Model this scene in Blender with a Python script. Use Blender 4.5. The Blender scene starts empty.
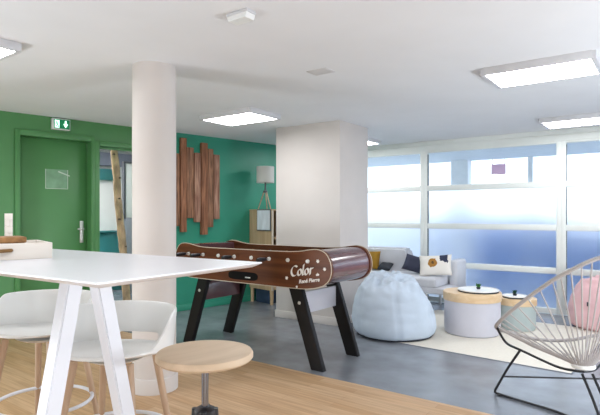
import bpy, bmesh, math, random
from mathutils import Vector, Matrix, noise
random.seed(7)
PI = math.pi
sc = bpy.context.scene
COL = sc.collection
CAMZ, CEIL = 1.24, 2.302
ROOM = math.radians(-36.22)          # the column, tables, lamps and windows share this yaw
UX, UY = Vector((.807, -.591, 0)), Vector((.591, .807, 0))

# ------------------------------------------------------------------ materials
def mat(name, col, rough=.5, metal=0, var=.04, scale=8, coat=0, bump=0, bscale=60, spec=.5, stretch=None, emit=None, es=0):
    m = bpy.data.materials.new(name); m.use_nodes = True
    nt = m.node_tree; N = nt.nodes; L = nt.links
    p = N['Principled BSDF']
    p.inputs['Roughness'].default_value = rough
    p.inputs['Metallic'].default_value = metal
    p.inputs['Specular IOR Level'].default_value = spec
    p.inputs['Coat Weight'].default_value = coat
    p.inputs['Coat Roughness'].default_value = .08
    tc = N.new('ShaderNodeTexCoord'); mp = N.new('ShaderNodeMapping')
    L.new(tc.outputs['Object'], mp.inputs['Vector'])
    if stretch: mp.inputs['Scale'].default_value = stretch
    nz = N.new('ShaderNodeTexNoise'); nz.inputs['Scale'].default_value = scale; nz.inputs['Detail'].default_value = 4
    L.new(mp.outputs['Vector'], nz.inputs['Vector'])
    rp = N.new('ShaderNodeValToRGB')
    rp.color_ramp.elements[0].position = .3; rp.color_ramp.elements[1].position = .7
    rp.color_ramp.elements[0].color = tuple(max(0, c*(1-var)) for c in col) + (1,)
    rp.color_ramp.elements[1].color = tuple(min(1, c*(1+var)) for c in col) + (1,)
    L.new(nz.outputs['Fac'], rp.inputs['Fac']); L.new(rp.outputs['Color'], p.inputs['Base Color'])
    if bump:
        n2 = N.new('ShaderNodeTexNoise'); n2.inputs['Scale'].default_value = bscale; n2.inputs['Detail'].default_value = 3
        L.new(mp.outputs['Vector'], n2.inputs['Vector'])
        b = N.new('ShaderNodeBump'); b.inputs['Strength'].default_value = bump; b.inputs['Distance'].default_value = .01
        L.new(n2.outputs['Fac'], b.inputs['Height']); L.new(b.outputs['Normal'], p.inputs['Normal'])
    if emit:
        p.inputs['Emission Color'].default_value = emit + (1,); p.inputs['Emission Strength'].default_value = es
    return m

def wood(name, c1, c2, rough=.45, axis=0, freq=30, coat=0, spec=.5):
    m = bpy.data.materials.new(name); m.use_nodes = True
    nt = m.node_tree; N = nt.nodes; L = nt.links; p = N['Principled BSDF']
    p.inputs['Roughness'].default_value = rough; p.inputs['Coat Weight'].default_value = coat
    p.inputs['Specular IOR Level'].default_value = spec
    tc = N.new('ShaderNodeTexCoord'); mp = N.new('ShaderNodeMapping')
    s = [freq]*3; s[axis] = freq*.08; mp.inputs['Scale'].default_value = s
    L.new(tc.outputs['Object'], mp.inputs['Vector'])
    nz = N.new('ShaderNodeTexNoise'); nz.inputs['Scale'].default_value = 1; nz.inputs['Detail'].default_value = 6; nz.inputs['Distortion'].default_value = .6
    L.new(mp.outputs['Vector'], nz.inputs['Vector'])
    rp = N.new('ShaderNodeValToRGB'); rp.color_ramp.elements[0].position = .32; rp.color_ramp.elements[1].position = .68
    rp.color_ramp.elements[0].color = c1+(1,); rp.color_ramp.elements[1].color = c2+(1,)
    L.new(nz.outputs['Fac'], rp.inputs['Fac']); L.new(rp.outputs['Color'], p.inputs['Base Color'])
    return m

def floor_wood():
    m = bpy.data.materials.new('oak_strip_floor'); m.use_nodes = True
    nt = m.node_tree; N = nt.nodes; L = nt.links; p = N['Principled BSDF']
    p.inputs['Roughness'].default_value = .58
    tc = N.new('ShaderNodeTexCoord')
    br = N.new('ShaderNodeTexBrick'); br.inputs['Scale'].default_value = 1
    br.inputs['Brick Width'].default_value = .9; br.inputs['Row Height'].default_value = .075
    br.inputs['Mortar Size'].default_value = .0012; br.offset = .37
    br.inputs['Color1'].default_value = (.475, .295, .155, 1); br.inputs['Color2'].default_value = (.56, .375, .225, 1)
    br.inputs['Mortar'].default_value = (.38, .235, .125, 1)
    L.new(tc.outputs['Object'], br.inputs['Vector'])
    mp = N.new('ShaderNodeMapping'); mp.inputs['Scale'].default_value = (2.5, 40, 1); L.new(tc.outputs['Object'], mp.inputs['Vector'])
    nz = N.new('ShaderNodeTexNoise'); nz.inputs['Scale'].default_value = 1; nz.inputs['Detail'].default_value = 5
    L.new(mp.outputs['Vector'], nz.inputs['Vector'])
    rp = N.new('ShaderNodeValToRGB'); rp.color_ramp.elements[0].position = .3; rp.color_ramp.elements[1].position = .7
    rp.color_ramp.elements[0].color = (.78, .76, .72, 1); rp.color_ramp.elements[1].color = (1.1, 1.1, 1.1, 1)
    L.new(nz.outputs['Fac'], rp.inputs['Fac'])
    mx = N.new('ShaderNodeMix'); mx.data_type = 'RGBA'; mx.blend_type = 'MULTIPLY'; mx.inputs[0].default_value = 1
    L.new(br.outputs['Color'], mx.inputs[6]); L.new(rp.outputs['Color'], mx.inputs[7])
    L.new(mx.outputs[2], p.inputs['Base Color'])
    return m

def glass_clear(name):
    m = bpy.data.materials.new(name); m.use_nodes = True
    nt = m.node_tree; N = nt.nodes; L = nt.links; N.remove(N['Principled BSDF'])
    t = N.new('ShaderNodeBsdfTransparent'); t.inputs['Color'].default_value = (.93, .96, .97, 1)
    g = N.new('ShaderNodeBsdfGlossy'); g.inputs['Roughness'].default_value = .02
    f = N.new('ShaderNodeFresnel'); f.inputs['IOR'].default_value = 1.25
    mx = N.new('ShaderNodeMixShader'); L.new(f.outputs[0], mx.inputs[0]); L.new(t.outputs[0], mx.inputs[1]); L.new(g.outputs[0], mx.inputs[2])
    L.new(mx.outputs[0], N['Material Output'].inputs['Surface'])
    return m

def glass_frosted(name):
    m = bpy.data.materials.new(name); m.use_nodes = True
    nt = m.node_tree; N = nt.nodes; L = nt.links; N.remove(N['Principled BSDF'])
    r = N.new('ShaderNodeBsdfRefraction'); r.inputs['IOR'].default_value = 1.2; r.inputs['Roughness'].default_value = .7
    r.inputs['Color'].default_value = (.95, .97, 1, 1)
    t = N.new('ShaderNodeBsdfTranslucent'); t.inputs['Color'].default_value = (.9, .93, 1, 1)
    nz = N.new('ShaderNodeTexNoise'); nz.inputs['Scale'].default_value = 300
    tc = N.new('ShaderNodeTexCoord'); L.new(tc.outputs['Object'], nz.inputs['Vector'])
    ma = N.new('ShaderNodeMath'); ma.operation = 'MULTIPLY_ADD'; ma.inputs[1].default_value = .04; ma.inputs[2].default_value = .01
    L.new(nz.outputs['Fac'], ma.inputs[0])
    mx = N.new('ShaderNodeMixShader'); L.new(ma.outputs[0], mx.inputs[0]); L.new(r.outputs[0], mx.inputs[1]); L.new(t.outputs[0], mx.inputs[2])
    L.new(mx.outputs[0], N['Material Output'].inputs['Surface'])
    return m

def pillow_mat():
    """off-white cover with a mustard disc and navy corner blocks, woven in (object coordinates)"""
    m = bpy.data.materials.new('patterned_cover'); m.use_nodes = True
    nt = m.node_tree; N = nt.nodes; L = nt.links; p = N['Principled BSDF']; p.inputs['Roughness'].default_value = .9
    tc = N.new('ShaderNodeTexCoord'); sp = N.new('ShaderNodeSeparateXYZ'); L.new(tc.outputs['Object'], sp.inputs[0])
    nz = N.new('ShaderNodeTexNoise'); nz.inputs['Scale'].default_value = 25; L.new(tc.outputs['Object'], nz.inputs['Vector'])
    def math_(op, a, b):
        n = N.new('ShaderNodeMath'); n.operation = op
        for i, v in enumerate((a, b)):
            if isinstance(v, (int, float)): n.inputs[i].default_value = v
            else: L.new(v, n.inputs[i])
        return n.outputs[0]
    wob = math_('MULTIPLY', math_('SUBTRACT', nz.outputs['Fac'], .5), .04)
    x = math_('ADD', sp.outputs['X'], wob); z = math_('ADD', sp.outputs['Z'], wob)
    d = math_('SQRT', math_('ADD', math_('POWER', math_('ADD', x, .025), 2), math_('POWER', math_('SUBTRACT', z, .165), 2)), 0)
    disc = math_('LESS_THAN', d, .060)
    core = math_('LESS_THAN', d, .02)
    navy = math_('MULTIPLY', math_('MULTIPLY', math_('GREATER_THAN', x, .07), math_('LESS_THAN', x, .168)), math_('GREATER_THAN', math_('ADD', z, math_('MULTIPLY', x, .35)), .215))
    def mixc(f, a, b):
        n = N.new('ShaderNodeMix'); n.data_type = 'RGBA'; L.new(f, n.inputs[0])
        for i, v in ((6, a), (7, b)):
            if isinstance(v, tuple): n.inputs[i].default_value = v
            else: L.new(v, n.inputs[i])
        return n.outputs[2]
    c = mixc(disc, (.78, .74, .68, 1), (.36, .17, .03, 1)); c = mixc(core, c, (.12, .06, .02, 1)); c = mixc(navy, c, (.03, .035, .07, 1))
    L.new(c, p.inputs['Base Color'])
    return m

M = {
 'ceiling': mat('ceiling_paint', (.77, .78, .80), .9, var=.015, scale=3),
 'wall_white': mat('white_wall_paint', (.78, .75, .72), .85, var=.02),
 'column': mat('column_paint', (.62, .575, .545), .8, var=.02, scale=4),
 'green': mat('green_paint', (.068, .232, .073), .42, var=.05, scale=3),
 'teal': mat('teal_green', (.03, .27, .175), .42, var=.05, scale=3),  # bluer green for the right stretch of the same wall
 'grey_floor': mat('grey_vinyl', (.195, .21, .235), .25, var=.2, scale=4, spec=.75, bump=.03, bscale=40),
 'wood_floor': floor_wood(),
 'frame_white': mat('window_frame_paint', (.74, .77, .74), .5, var=.02),
 'gasket': mat('dark_gasket', (.05, .07, .1), .6),
 'clear': glass_clear('clear_glass'), 'frost': glass_frosted('frosted_glass'),
 'table_white': mat('white_laminate', (.80, .82, .87), .3, var=.01),
 'metal_white': mat('white_powder_coat', (.75, .78, .85), .4, var=.01),
 'plastic_white': mat('white_plastic', (.82, .83, .82), .32, var=.01),
 'beech': wood('beech_leg', (.42, .28, .18), (.55, .39, .27), axis=2),
 'seat_wood': wood('birch_seat', (.62, .47, .32), (.74, .58, .42), .5, axis=0, freq=14),
 'chrome': mat('chrome', (.28, .30, .35), .18, metal=1, var=.02),
 'steel': mat('brushed_steel', (.72, .72, .72), .35, metal=.8, var=.03),
 'black': mat('black_metal', (.012, .012, .016), .4, var=.1),
 'black_matte': mat('black_matte', (.008, .008, .008), .9, var=.1, spec=.1),
 'black_gloss': mat('black_lacquer', (.009, .008, .009), .45, var=.1, spec=.25),
 'foos': wood('dark_walnut', (.078, .024, .009), (.155, .052, .02), .4, axis=0, freq=16, spec=.25),
 'mahog': mat('glossy_mahogany', (.12, .055, .06), .2, var=.1, coat=.6),
 'panel_light': mat('pale_panel', (.62, .62, .68), .3, var=.02),
 'cream': mat('cream_banding', (.60, .52, .41), .5),
 'letter': mat('white_print', (.85, .83, .8), .5),
 'oak': wood('light_oak', (.44, .30, .17), (.56, .41, .25), .5, axis=2, freq=18),
 'blond': wood('blond_wood', (.66, .46, .26), (.78, .59, .38), .5, axis=0, freq=16),
 'whitewash': wood('whitewashed_pine', (.79, .73, .66), (.88, .84, .78), .7, axis=0, freq=20),
 'plank1': wood('reclaimed_plank_a', (.13, .045, .018), (.36, .16, .08), .7, axis=2, freq=35),
 'plank2': wood('reclaimed_plank_b', (.09, .04, .022), (.40, .20, .11), .75, axis=2, freq=45),
 'plank3': wood('reclaimed_plank_c', (.15, .055, .03), (.48, .28, .19), .75, axis=2, freq=40),
 'bark': mat('birch_bark', (.58, .36, .21), .8, var=.45, scale=16, stretch=(1, 1, .45), bump=.4, bscale=30),
 'knot': mat('bark_knot', (.13, .07, .035), .9, var=.3),
 'bean_blue': mat('pale_blue_canvas', (.50, .575, .665), .85, var=.04, bump=.12, bscale=25),
 'bean_pink': mat('pink_canvas', (.66, .42, .435), .85, var=.05, bump=.12, bscale=25),
 'seam': mat('blue_seam', (.33, .45, .57), .9),
 'sofa': mat('light_grey_fabric', (.60, .61, .65), .9, var=.03, bump=.05, bscale=200),
 'mustard': mat('mustard_fabric', (.30, .16, .012), .9, var=.1),
 'navy': mat('navy_fabric', (.045, .05, .085), .9, var=.15),
 'charcoal': mat('charcoal_fabric', (.03, .035, .045), .9, var=.15),
 'pattern': pillow_mat(),
 'pouf_grey': mat('lilac_grey_fabric', (.54, .535, .59), .9, var=.03, bump=.05, bscale=150),
 'pouf_green': mat('sage_fabric', (.41, .475, .47), .9, var=.03, bump=.05, bscale=150),
 'leaf': mat('green_leaf', (.05, .2, .025), .5, var=.3),
 'leaf_dark': mat('dark_leaf', (.012, .07, .04), .5, var=.3),
 'rug': mat('cream_wool', (.72, .68, .60), .95, var=.03, scale=40, bump=.15, bscale=250),
 'rug_edge': mat('grey_binding', (.2, .21, .24), .9),
 'cord': mat('grey_cord', (.42, .395, .39), .7, var=.05),
 'shade': mat('linen_shade', (.62, .62, .58), .9, var=.03, bump=.05, bscale=200),
 'paper': mat('printed_paper', (.72, .78, .84), .7, var=.12, scale=14, stretch=(1, 1, .3)),
 'dark_frame': mat('dark_frame', (.10, .10, .11), .5),
 'navy_box': mat('navy_box', (.02, .045, .09), .7, var=.2),
 'sleeve': mat('plastic_sleeve', (.17, .34, .20), .4, var=.2, scale=10),
 'sleeve_glint': mat('sleeve_glint', (.55, .68, .56), .2),  # highlights of the clear plastic, painted as pale strips
 'lamp_on': mat('lamp_diffuser', (.9, .9, .9), .5, emit=(.97, .98, 1), es=9),
 'fill_pane': mat('fill_light_pane', (.8, .8, .8), .5, emit=(.95, .97, 1), es=.5),  # glowing panes of the fill window added behind the camera
 'back_fill': mat('back_fill_diffuser', (.9, .9, .9), .5, emit=(.97, .98, 1), es=13),  # stronger glow for the unseen panel added behind the glass
 'lamp_body': mat('lamp_housing', (.62, .62, .64), .4),
 'sign_case': mat('sign_case', (.72, .74, .72), .4),
 'sign_green': mat('sign_green_lit', (.0, .16, .06), .3, emit=(.0, .30, .10), es=.12),
 'sign_white': mat('sign_white_lit', (.8, .9, .85), .3, emit=(.55, 1, .8), es=1.1),
 'vent': mat('vent_grey', (.62, .61, .61), .6),
 'leather': mat('brown_rope', (.20, .11, .04), .8, var=.3, scale=40),
 'brown_lid': mat('brown_wicker', (.36, .19, .075), .7, var=.35, scale=45, bump=.3),
 'blue_grey': mat('blue_grey_paint', (.20, .21, .27), .6),
 'room_teal': mat('teal_panel', (.03, .19, .19), .5),
 'room_grey': mat('grey_panel', (.26, .26, .29), .6),
 'out_blue': mat('blue_render', (.13, .215, .43), .8, var=.12, scale=2),
 'out_pale': mat('pale_blue_render', (.22, .30, .50), .8, var=.12, scale=2),
 'out_white': mat('white_render', (.82, .84, .88), .8),
 'out_canopy': mat('canopy_paint', (.78, .80, .82), .7),
 'out_ground': mat('outdoor_paving', (.40, .45, .52), .9, var=.1),
 'pink_sign': mat('pink_sign', (.9, .55, .70), .6),
}

# ------------------------------------------------------------------ mesh helpers
class MB:
    def __init__(s): s.bm = bmesh.new()
    def box(s, c, d, bev=0, mtx=None, seg=2):
        r = bmesh.ops.create_cube(s.bm, size=1)
        vs = r['verts']
        for v in vs: v.co = Vector((v.co.x*d[0]+c[0], v.co.y*d[1]+c[1], v.co.z*d[2]+c[2]))
        if bev:
            es = list({e for v in vs for e in v.link_edges})
            rr = bmesh.ops.bevel(s.bm, geom=es, offset=bev, segments=seg, affect='EDGES', profile=.5)
            vs = list({v for f in rr['faces'] for v in f.verts} | {v for v in vs if v.is_valid})
        if mtx is not None:
            for v in vs: v.co = mtx @ v.co
        return s
    def cone(s, p0, p1, r0, r1, seg=20, caps=True):
        p0, p1 = Vector(p0), Vector(p1); d = (p1-p0).normalized()
        a = d.orthogonal().normalized(); b = d.cross(a)
        A = [s.bm.verts.new(p0+r0*(a*math.cos(t)+b*math.sin(t))) for t in [2*PI*i/seg for i in range(seg)]]
        B = [s.bm.verts.new(p1+r1*(a*math.cos(t)+b*math.sin(t))) for t in [2*PI*i/seg for i in range(seg)]]
        for i in range(seg):
            j = (i+1) % seg; s.bm.faces.new((A[i], A[j], B[j], B[i]))
        if caps: s.bm.faces.new(A[::-1]); s.bm.faces.new(B)
        return s
    def tube(s, pts, r, seg=10, closed=False):
        pts = [Vector(p) for p in pts]; n = len(pts); rings = []
        rs = r if isinstance(r, (list, tuple)) else [r]*n
        up = None
        for i, p in enumerate(pts):
            if closed: t = (pts[(i+1) % n]-pts[i-1])
            else: t = pts[min(i+1, n-1)]-pts[max(i-1, 0)]
            t.normalize()
            if up is None: up = t.orthogonal().normalized()
            up = (up - t*up.dot(t)).normalized(); b = t.cross(up)
            rings.append([s.bm.verts.new(p+rs[i]*(up*math.cos(q)+b*math.sin(q))) for q in [2*PI*k/seg for k in range(seg)]])
        for i in range(n if closed else n-1):
            A, B = rings[i], rings[(i+1) % n]
            for k in range(seg):
                l = (k+1) % seg; s.bm.faces.new((A[k], A[l], B[l], B[k]))
        if not closed: s.bm.faces.new(rings[0][::-1]); s.bm.faces.new(rings[-1])
        return s
    def lathe(s, prof, c=(0, 0, 0), seg=48):
        rings = []
        for r, z in prof:
            if r < 1e-5: rings.append([s.bm.verts.new((c[0], c[1], c[2]+z))])
            else: rings.append([s.bm.verts.new((c[0]+r*math.cos(2*PI*i/seg), c[1]+r*math.sin(2*PI*i/seg), c[2]+z)) for i in range(seg)])
        for A, B in zip(rings, rings[1:]):
            for i in range(seg):
                j = (i+1) % seg
                if len(A) == 1 and len(B) == 1: continue
                if len(A) == 1: s.bm.faces.new((A[0], B[j], B[i]))
                elif len(B) == 1: s.bm.faces.new((A[i], A[j], B[0]))
                else: s.bm.faces.new((A[i], A[j], B[j], B[i]))
        return s
    def prism(s, out, y0, y1, plane='xz'):
        def P(a, b, h):
            return {'xz': (a, h, b), 'xy': (a, b, h), 'yz': (h, a, b)}[plane]
        A = [s.bm.verts.new(P(a, b, y0)) for a, b in out]; B = [s.bm.verts.new(P(a, b, y1)) for a, b in out]
        n = len(out)
        for i in range(n):
            j = (i+1) % n; s.bm.faces.new((A[i], A[j], B[j], B[i]))
        s.bm.faces.new(A[::-1]); s.bm.faces.new(B)
        return s
    def build(s, name, m, parent=None, loc=(0, 0, 0), rz=0, smooth=35):
        bmesh.ops.recalc_face_normals(s.bm, faces=s.bm.faces)
        me = bpy.data.meshes.new(name); s.bm.to_mesh(me); s.bm.free()
        me.materials.append(m)
        if smooth:
            for p in me.polygons: p.use_smooth = True
            me.set_sharp_from_angle(angle=math.radians(smooth))
        o = bpy.data.objects.new(name, me); COL.objects.link(o)
        o.location = loc; o.rotation_euler = (0, 0, rz)
        if parent: o.parent = parent
        return o

def tag(o, label, cat, group=None):
    o['label'] = label; o['category'] = cat
    if group: o['group'] = group
    return o
def thing(name, label, cat, loc=(0, 0, 0), rz=0, group=None):
    o = bpy.data.objects.new(name, None); COL.objects.link(o); o.empty_display_size = .1
    o.location = loc; o.rotation_euler = (0, 0, rz)
    return tag(o, label, cat, group)
def struct(o): o['kind'] = 'structure'; return o
def copy_tree(o, parent=None):
    c = o.copy(); COL.objects.link(c); c.parent = parent
    for ch in list(o.children): copy_tree(ch, c)
    return c
def smoothpts(pts, n=6, closed=False):
    """Catmull-Rom through pts"""
    pts = [Vector(p) for p in pts]; m = len(pts); out = []
    for i in range(m if closed else m-1):
        g = lambda k: pts[k % m] if closed else pts[max(0, min(m-1, k))]
        p0, p1, p2, p3 = g(i-1), g(i), g(i+1), g(i+2)
        for k in range(n):
            t = k/n
            out.append(.5*((2*p1)+(p2-p0)*t+(2*p0-5*p1+4*p2-p3)*t*t+(3*p1-p0-3*p2+p3)*t**3))
    if not closed: out.append(pts[-1])
    return out
def text_mesh(name, body, size, m, parent, mtx, shear=.25, extrude=.001, offset=0):
    cu = bpy.data.curves.new(name, 'FONT'); cu.body = body; cu.size = size; cu.shear = shear; cu.extrude = extrude; cu.offset = offset
    t = bpy.data.objects.new(name, cu); COL.objects.link(t)
    dg = bpy.context.evaluated_depsgraph_get()
    me = bpy.data.meshes.new_from_object(t.evaluated_get(dg))
    bpy.data.objects.remove(t); bpy.data.curves.remove(cu)
    me.transform(mtx); me.materials.clear(); me.materials.append(m)
    o = bpy.data.objects.new(name, me); COL.objects.link(o); o.parent = parent
    return o

# ------------------------------------------------------------------ room shell
CORN = Vector((.38, 8.39)); GD = Vector((.727, .687)); GA = math.atan2(.687, .727)
A_, B_, D_ = Vector((6.84, 3.66)), Vector((3.0, -1.6)), Vector((-2.5, -1.6))
E_ = CORN - GD*9
poly = [CORN, A_, B_, D_, E_]
# local room coordinates for the floors (x along the planks)
R2 = Matrix.Rotation(-ROOM, 2)
fl = MB(); loc = [R2 @ p for p in poly]
def clip(poly, y, keep_above):
    out = []
    for i in range(len(poly)):
        a, b = poly[i], poly[(i+1) % len(poly)]
        ina, inb = (a.y > y) == keep_above, (b.y > y) == keep_above
        if ina: out.append(a)
        if ina != inb: out.append(a + (b-a)*((y-a.y)/(b.y-a.y)))
    return out
yb = (R2 @ Vector((-.383, 4.32))).y
fl.prism([(p.x, p.y) for p in clip(loc, yb, True)], -.1, 0, 'xy')
struct(fl.build('floor', M['grey_floor'], rz=ROOM, smooth=0))
fl = MB(); fl.prism([(p.x, p.y) for p in clip(loc, yb, False)], -.1, 0, 'xy')
struct(fl.build('floor', M['wood_floor'], rz=ROOM, smooth=0))
c = MB(); c.prism([(p.x, p.y) for p in poly], CEIL, CEIL+.12, 'xy'); struct(c.build('ceiling', M['ceiling'], smooth=0))

# green wall, local x along the wall, y into the wall, origin at the far corner
GW = (CORN.x, CORN.y, 0)
DX0, DX1, DZ = -4.53, -3.80, 2.075          # door opening
PX0, PX1, PZ = -3.704, -2.95, 2.036         # glazed opening beside it
w = MB()
T = .16
w.box(((-9+DX0)/2, T/2, CEIL/2), (DX0+9, T, CEIL)); w.box(((DX0+DX1)/2, T/2, (CEIL+DZ)/2), (DX1-DX0, T, CEIL-DZ))
w.box(((DX1+PX0)/2, T/2, CEIL/2), (PX0-DX1, T, CEIL)); w.box(((PX0+PX1)/2, T/2, (CEIL+PZ)/2), (PX1-PX0, T, CEIL-PZ))
struct(w.build('wall_left', M['green'], loc=GW, rz=GA, smooth=0))
w = MB(); w.box((PX1/2, T/2, CEIL/2), (-PX1, T, CEIL)); struct(w.build('wall_left', M['teal'], loc=GW, rz=GA, smooth=0))
w = MB(); w.box(((PX1-.01)/2-.01, -.006, .04), (-PX1-.03, .012, .08), .003)
struct(w.build('baseboard_left', M['teal'], loc=GW, rz=GA))
w = MB(); w.box(((DX0-.07-9)/2, -.006, .04), (9+DX0-.07, .012, .08), .003)
struct(w.build('baseboard_left', M['green'], loc=GW, rz=GA))
# door
d = MB(); d.box(((DX0+DX1)/2, .135, DZ/2+.004), (DX1-DX0-.006, .04, DZ-.01), .003)
door = struct(d.build('door_1', M['green'], loc=GW, rz=GA))
f = MB()
f.box((DX0-.024, -.012, (DZ+.06)/2), (.05, .024, DZ+.06), .004); f.box((DX1+.02, -.012, (DZ+.06)/2), (.042, .024, DZ+.06), .004)
f.box(((DX0+DX1)/2, -.012, DZ+.03), (DX1-DX0, .024, .06), .004)
struct(f.build('trim_1', M['green'], loc=GW, rz=GA))
h = MB(); h.box((-3.862, .106, 1.05), (.042, .012, .25), .005)
h.cone((-3.862, .10, 1.085), (-3.862, .055, 1.085), .011, .011, 14); h.tube([(-3.862, .058, 1.085), (-3.89, .05, 1.086), (-3.925, .05, 1.083)], .009, 10)
h.cone((-3.862, .10, .985), (-3.862, .094, .985), .012, .012, 14)
h.build('door_handle', M['steel'], door)
# glazed panel
f = MB(); fw = .03
f.box((PX0-.028, -.012, (PZ+.06)/2), (.055, .024, PZ+.06), .004); f.box(((PX0+PX1)/2, -.012, PZ+.03), (PX1-PX0, .024, .06), .004)
f.box((PX0+fw/2-.012, .06, PZ/2), (.025, .05, PZ), .003); f.box(((PX0+PX1)/2, .06, PZ-.012), (PX1-PX0, .05, .025), .003)
f.box(((PX0+PX1)/2, .06, .03), (PX1-PX0, .05, .06), .003)
gl = struct(f.build('window_1', M['green'], loc=GW, rz=GA))
g = MB(); g.box(((PX0+PX1)/2, .06, PZ/2), (PX1-PX0-.01, .006, PZ-.05)); g.build('pane', M['clear'], gl)

# room behind the glazed panel
w = MB()
w.box((-3.0, 2.73, 1.2), (3.4, .1, 2.5)); w.box((-4.65, 1.45, 1.2), (.1, 2.5, 2.5)); w.box((-1.35, 1.45, 1.2), (.1, 2.5, 2.5))
struct(w.build('wall_back', M['wall_white'], loc=GW, rz=GA, smooth=0))
w = MB(); w.box((-3.0, 1.45, -.05), (3.4, 2.6, .1)); struct(w.build('floor', M['grey_floor'], loc=GW, rz=GA, smooth=0))
w = MB(); w.box((-3.0, 1.45, 2.42), (3.4, 2.6, .1)); struct(w.build('ceiling', M['ceiling'], loc=GW, rz=GA, smooth=0))
w = MB(); w.box((-3.0, 2.62, 2.18), (3.2, .12, .22)); struct(w.build('trim_2', M['blue_grey'], loc=GW, rz=GA, smooth=0))
w = MB(); w.box((-2.62, 2.64, 1.925), (.52, .08, .19), .005)
tag(w.build('wall_panel', M['room_teal'], loc=GW, rz=GA), 'small teal panel high on the wall seen through the glazed panel', 'panel')
w = MB(); w.box((-2.6, 2.52, .48), (.62, .3, .955), .005); w.box((-2.6, 2.50, .97), (.64, .34, .02), .004)
tag(w.build('counter', M['room_teal'], loc=GW, rz=GA), 'teal counter seen low through the glazed panel behind the tree trunk', 'counter')
p_ = thing('display_board', 'white display board on a grey base seen through glass right of the trunk', 'board', (0, 0, 0))
p_.location = Vector((CORN.x, CORN.y, 0)) + Matrix.Rotation(GA, 3, 'Z') @ Vector((-2.32, 1.9, 0)); p_.rotation_euler = (0, 0, GA)
b = MB(); b.box((.0, 0, .6), (.5, .06, 1.2), .004); b.build('base', M['room_grey'], p_)
b = MB(); b.box((.02, 0, 1.63), (.46, .05, .86), .004); b.build('board_panel', M['wall_white'], p_)
b = MB(); b.box((-.235, 0, 1.63), (.03, .07, .9), .004); b.box((0, 0, 2.075), (.5, .07, .03), .004); b.build('frame', M['dark_frame'], p_)
# trunk
tp = [(-3.385, .40, 2.36), (-3.36, .40, 2.08), (-3.325, .40, 1.75), (-3.305, .405, 1.45), (-3.275, .4, 1.15), (-3.24, .4, .8), (-3.215, .4, .45), (-3.19, .4, .17), (-3.18, .4, 0.0)]
tr = thing('birch_trunk', 'slender bare birch trunk standing behind the glass beside the green door', 'tree trunk', GW, GA)
k = MB(); pts = smoothpts(tp, 8); k.tube(pts, [.046+.005*noise.noise(p*9)+.003*(i/len(pts)) for i, p in enumerate(pts)], 14); k.build('trunk', M['bark'], tr)
for i, s_, z_ in ((10, -1, 0), (17, 1, 0), (24, 0, 0), (31, -1, 0), (39, 1, 0), (45, 0, 0)):
    p = pts[i]; kb = MB(); kb.lathe([(.0, -.012), (.016, -.010), (.02, 0), (.012, .01), (0, .012)], (p.x+.022*s_, p.y-.033, p.z), 10); kb.build('knot', M['knot'], tr)

# window wall: local x along the wall from the far corner, y outwards
WL = (CORN.x, CORN.y, 0)
WD = .10
w = MB(); w.box((4.0, WD/2, (2.165+CEIL)/2), (8.0, WD, CEIL-2.165)); struct(w.build('wall_right', M['frame_white'], loc=WL, rz=ROOM, smooth=0))
w = MB(); w.box((4.0, -.012, 2.272), (8.0, .03, .06), .004); struct(w.build('trim_3', M['frame_white'], loc=WL, rz=ROOM))
MX = [0.03, 1.745, 3.54, 5.335, 7.13]        # mullion centres along the wall
RZ = [.035, .54, 1.085, 1.628, 2.152]        # rail centres
for i in range(4):
    x0, x1 = MX[i], MX[i+1]
    f = MB()
    f.box((x0+.0275 if i else x0, .05, 1.0825), (.055, .08, 2.165), .004)
    f.box((x1-.0275, .05, 1.0825), (.055, .08, 2.165), .004)
    for z in RZ:
        hh = .07 if z < .1 else (.03 if z > 2 else .078)
        f.box(((x0+x1)/2, .05, z), (x1-x0-.10, .065, hh), .004)
    win = struct(f.build('window_%d' % (i+2), M['frame_white'], loc=WL, rz=ROOM))
    gk = MB()
    for z0, z1 in zip(RZ, RZ[1:]): gk.box((x0+.058, .028, (z0+z1)/2), (.008, .02, z1-z0-.07))
    gk.build('gasket', M['gasket'], win)
    for j in range(4):
        z0, z1 = RZ[j]+.03, RZ[j+1]-(.03 if j < 3 else .01)
        g = MB(); g.box(((x0+x1)/2, .055, (z0+z1)/2), (x1-x0-.10, .008, z1-z0))
        g.build('pane', M['clear' if j == 3 else 'frost'], win)
# remaining walls of the room (behind the camera)
def wall_seg(a, b, name, m=M['wall_white'], flip=1):
    v = b-a; L_ = v.length; ang = math.atan2(v.y, v.x)
    q = MB(); q.box((L_/2, .05*flip, CEIL/2), (L_, .1, CEIL)); return struct(q.build(name, m, loc=(a.x, a.y, 0), rz=ang, smooth=0))
wall_seg(A_, B_, 'wall_far'); wall_seg(B_, D_, 'wall_rear'); wall_seg(D_, E_, 'wall_near')

# glowing window added behind the camera to fill the room with light
wr = MB()
for x_ in (-2.0, -.5, 1.0, 2.5): wr.box((x_, -1.585, 1.45), (.07, .06, 1.5), .004)
for z_ in (.72, 2.18): wr.box((.25, -1.585, z_), (4.57, .06, .07), .004)
wn = struct(wr.build('window_6', M['frame_white']))
for x_ in (-1.25, .25, 1.75):
    g = MB(); g.box((x_, -1.588, 1.45), (1.43, .01, 1.39)); g.build('pane', M['fill_pane'], wn)

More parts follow.
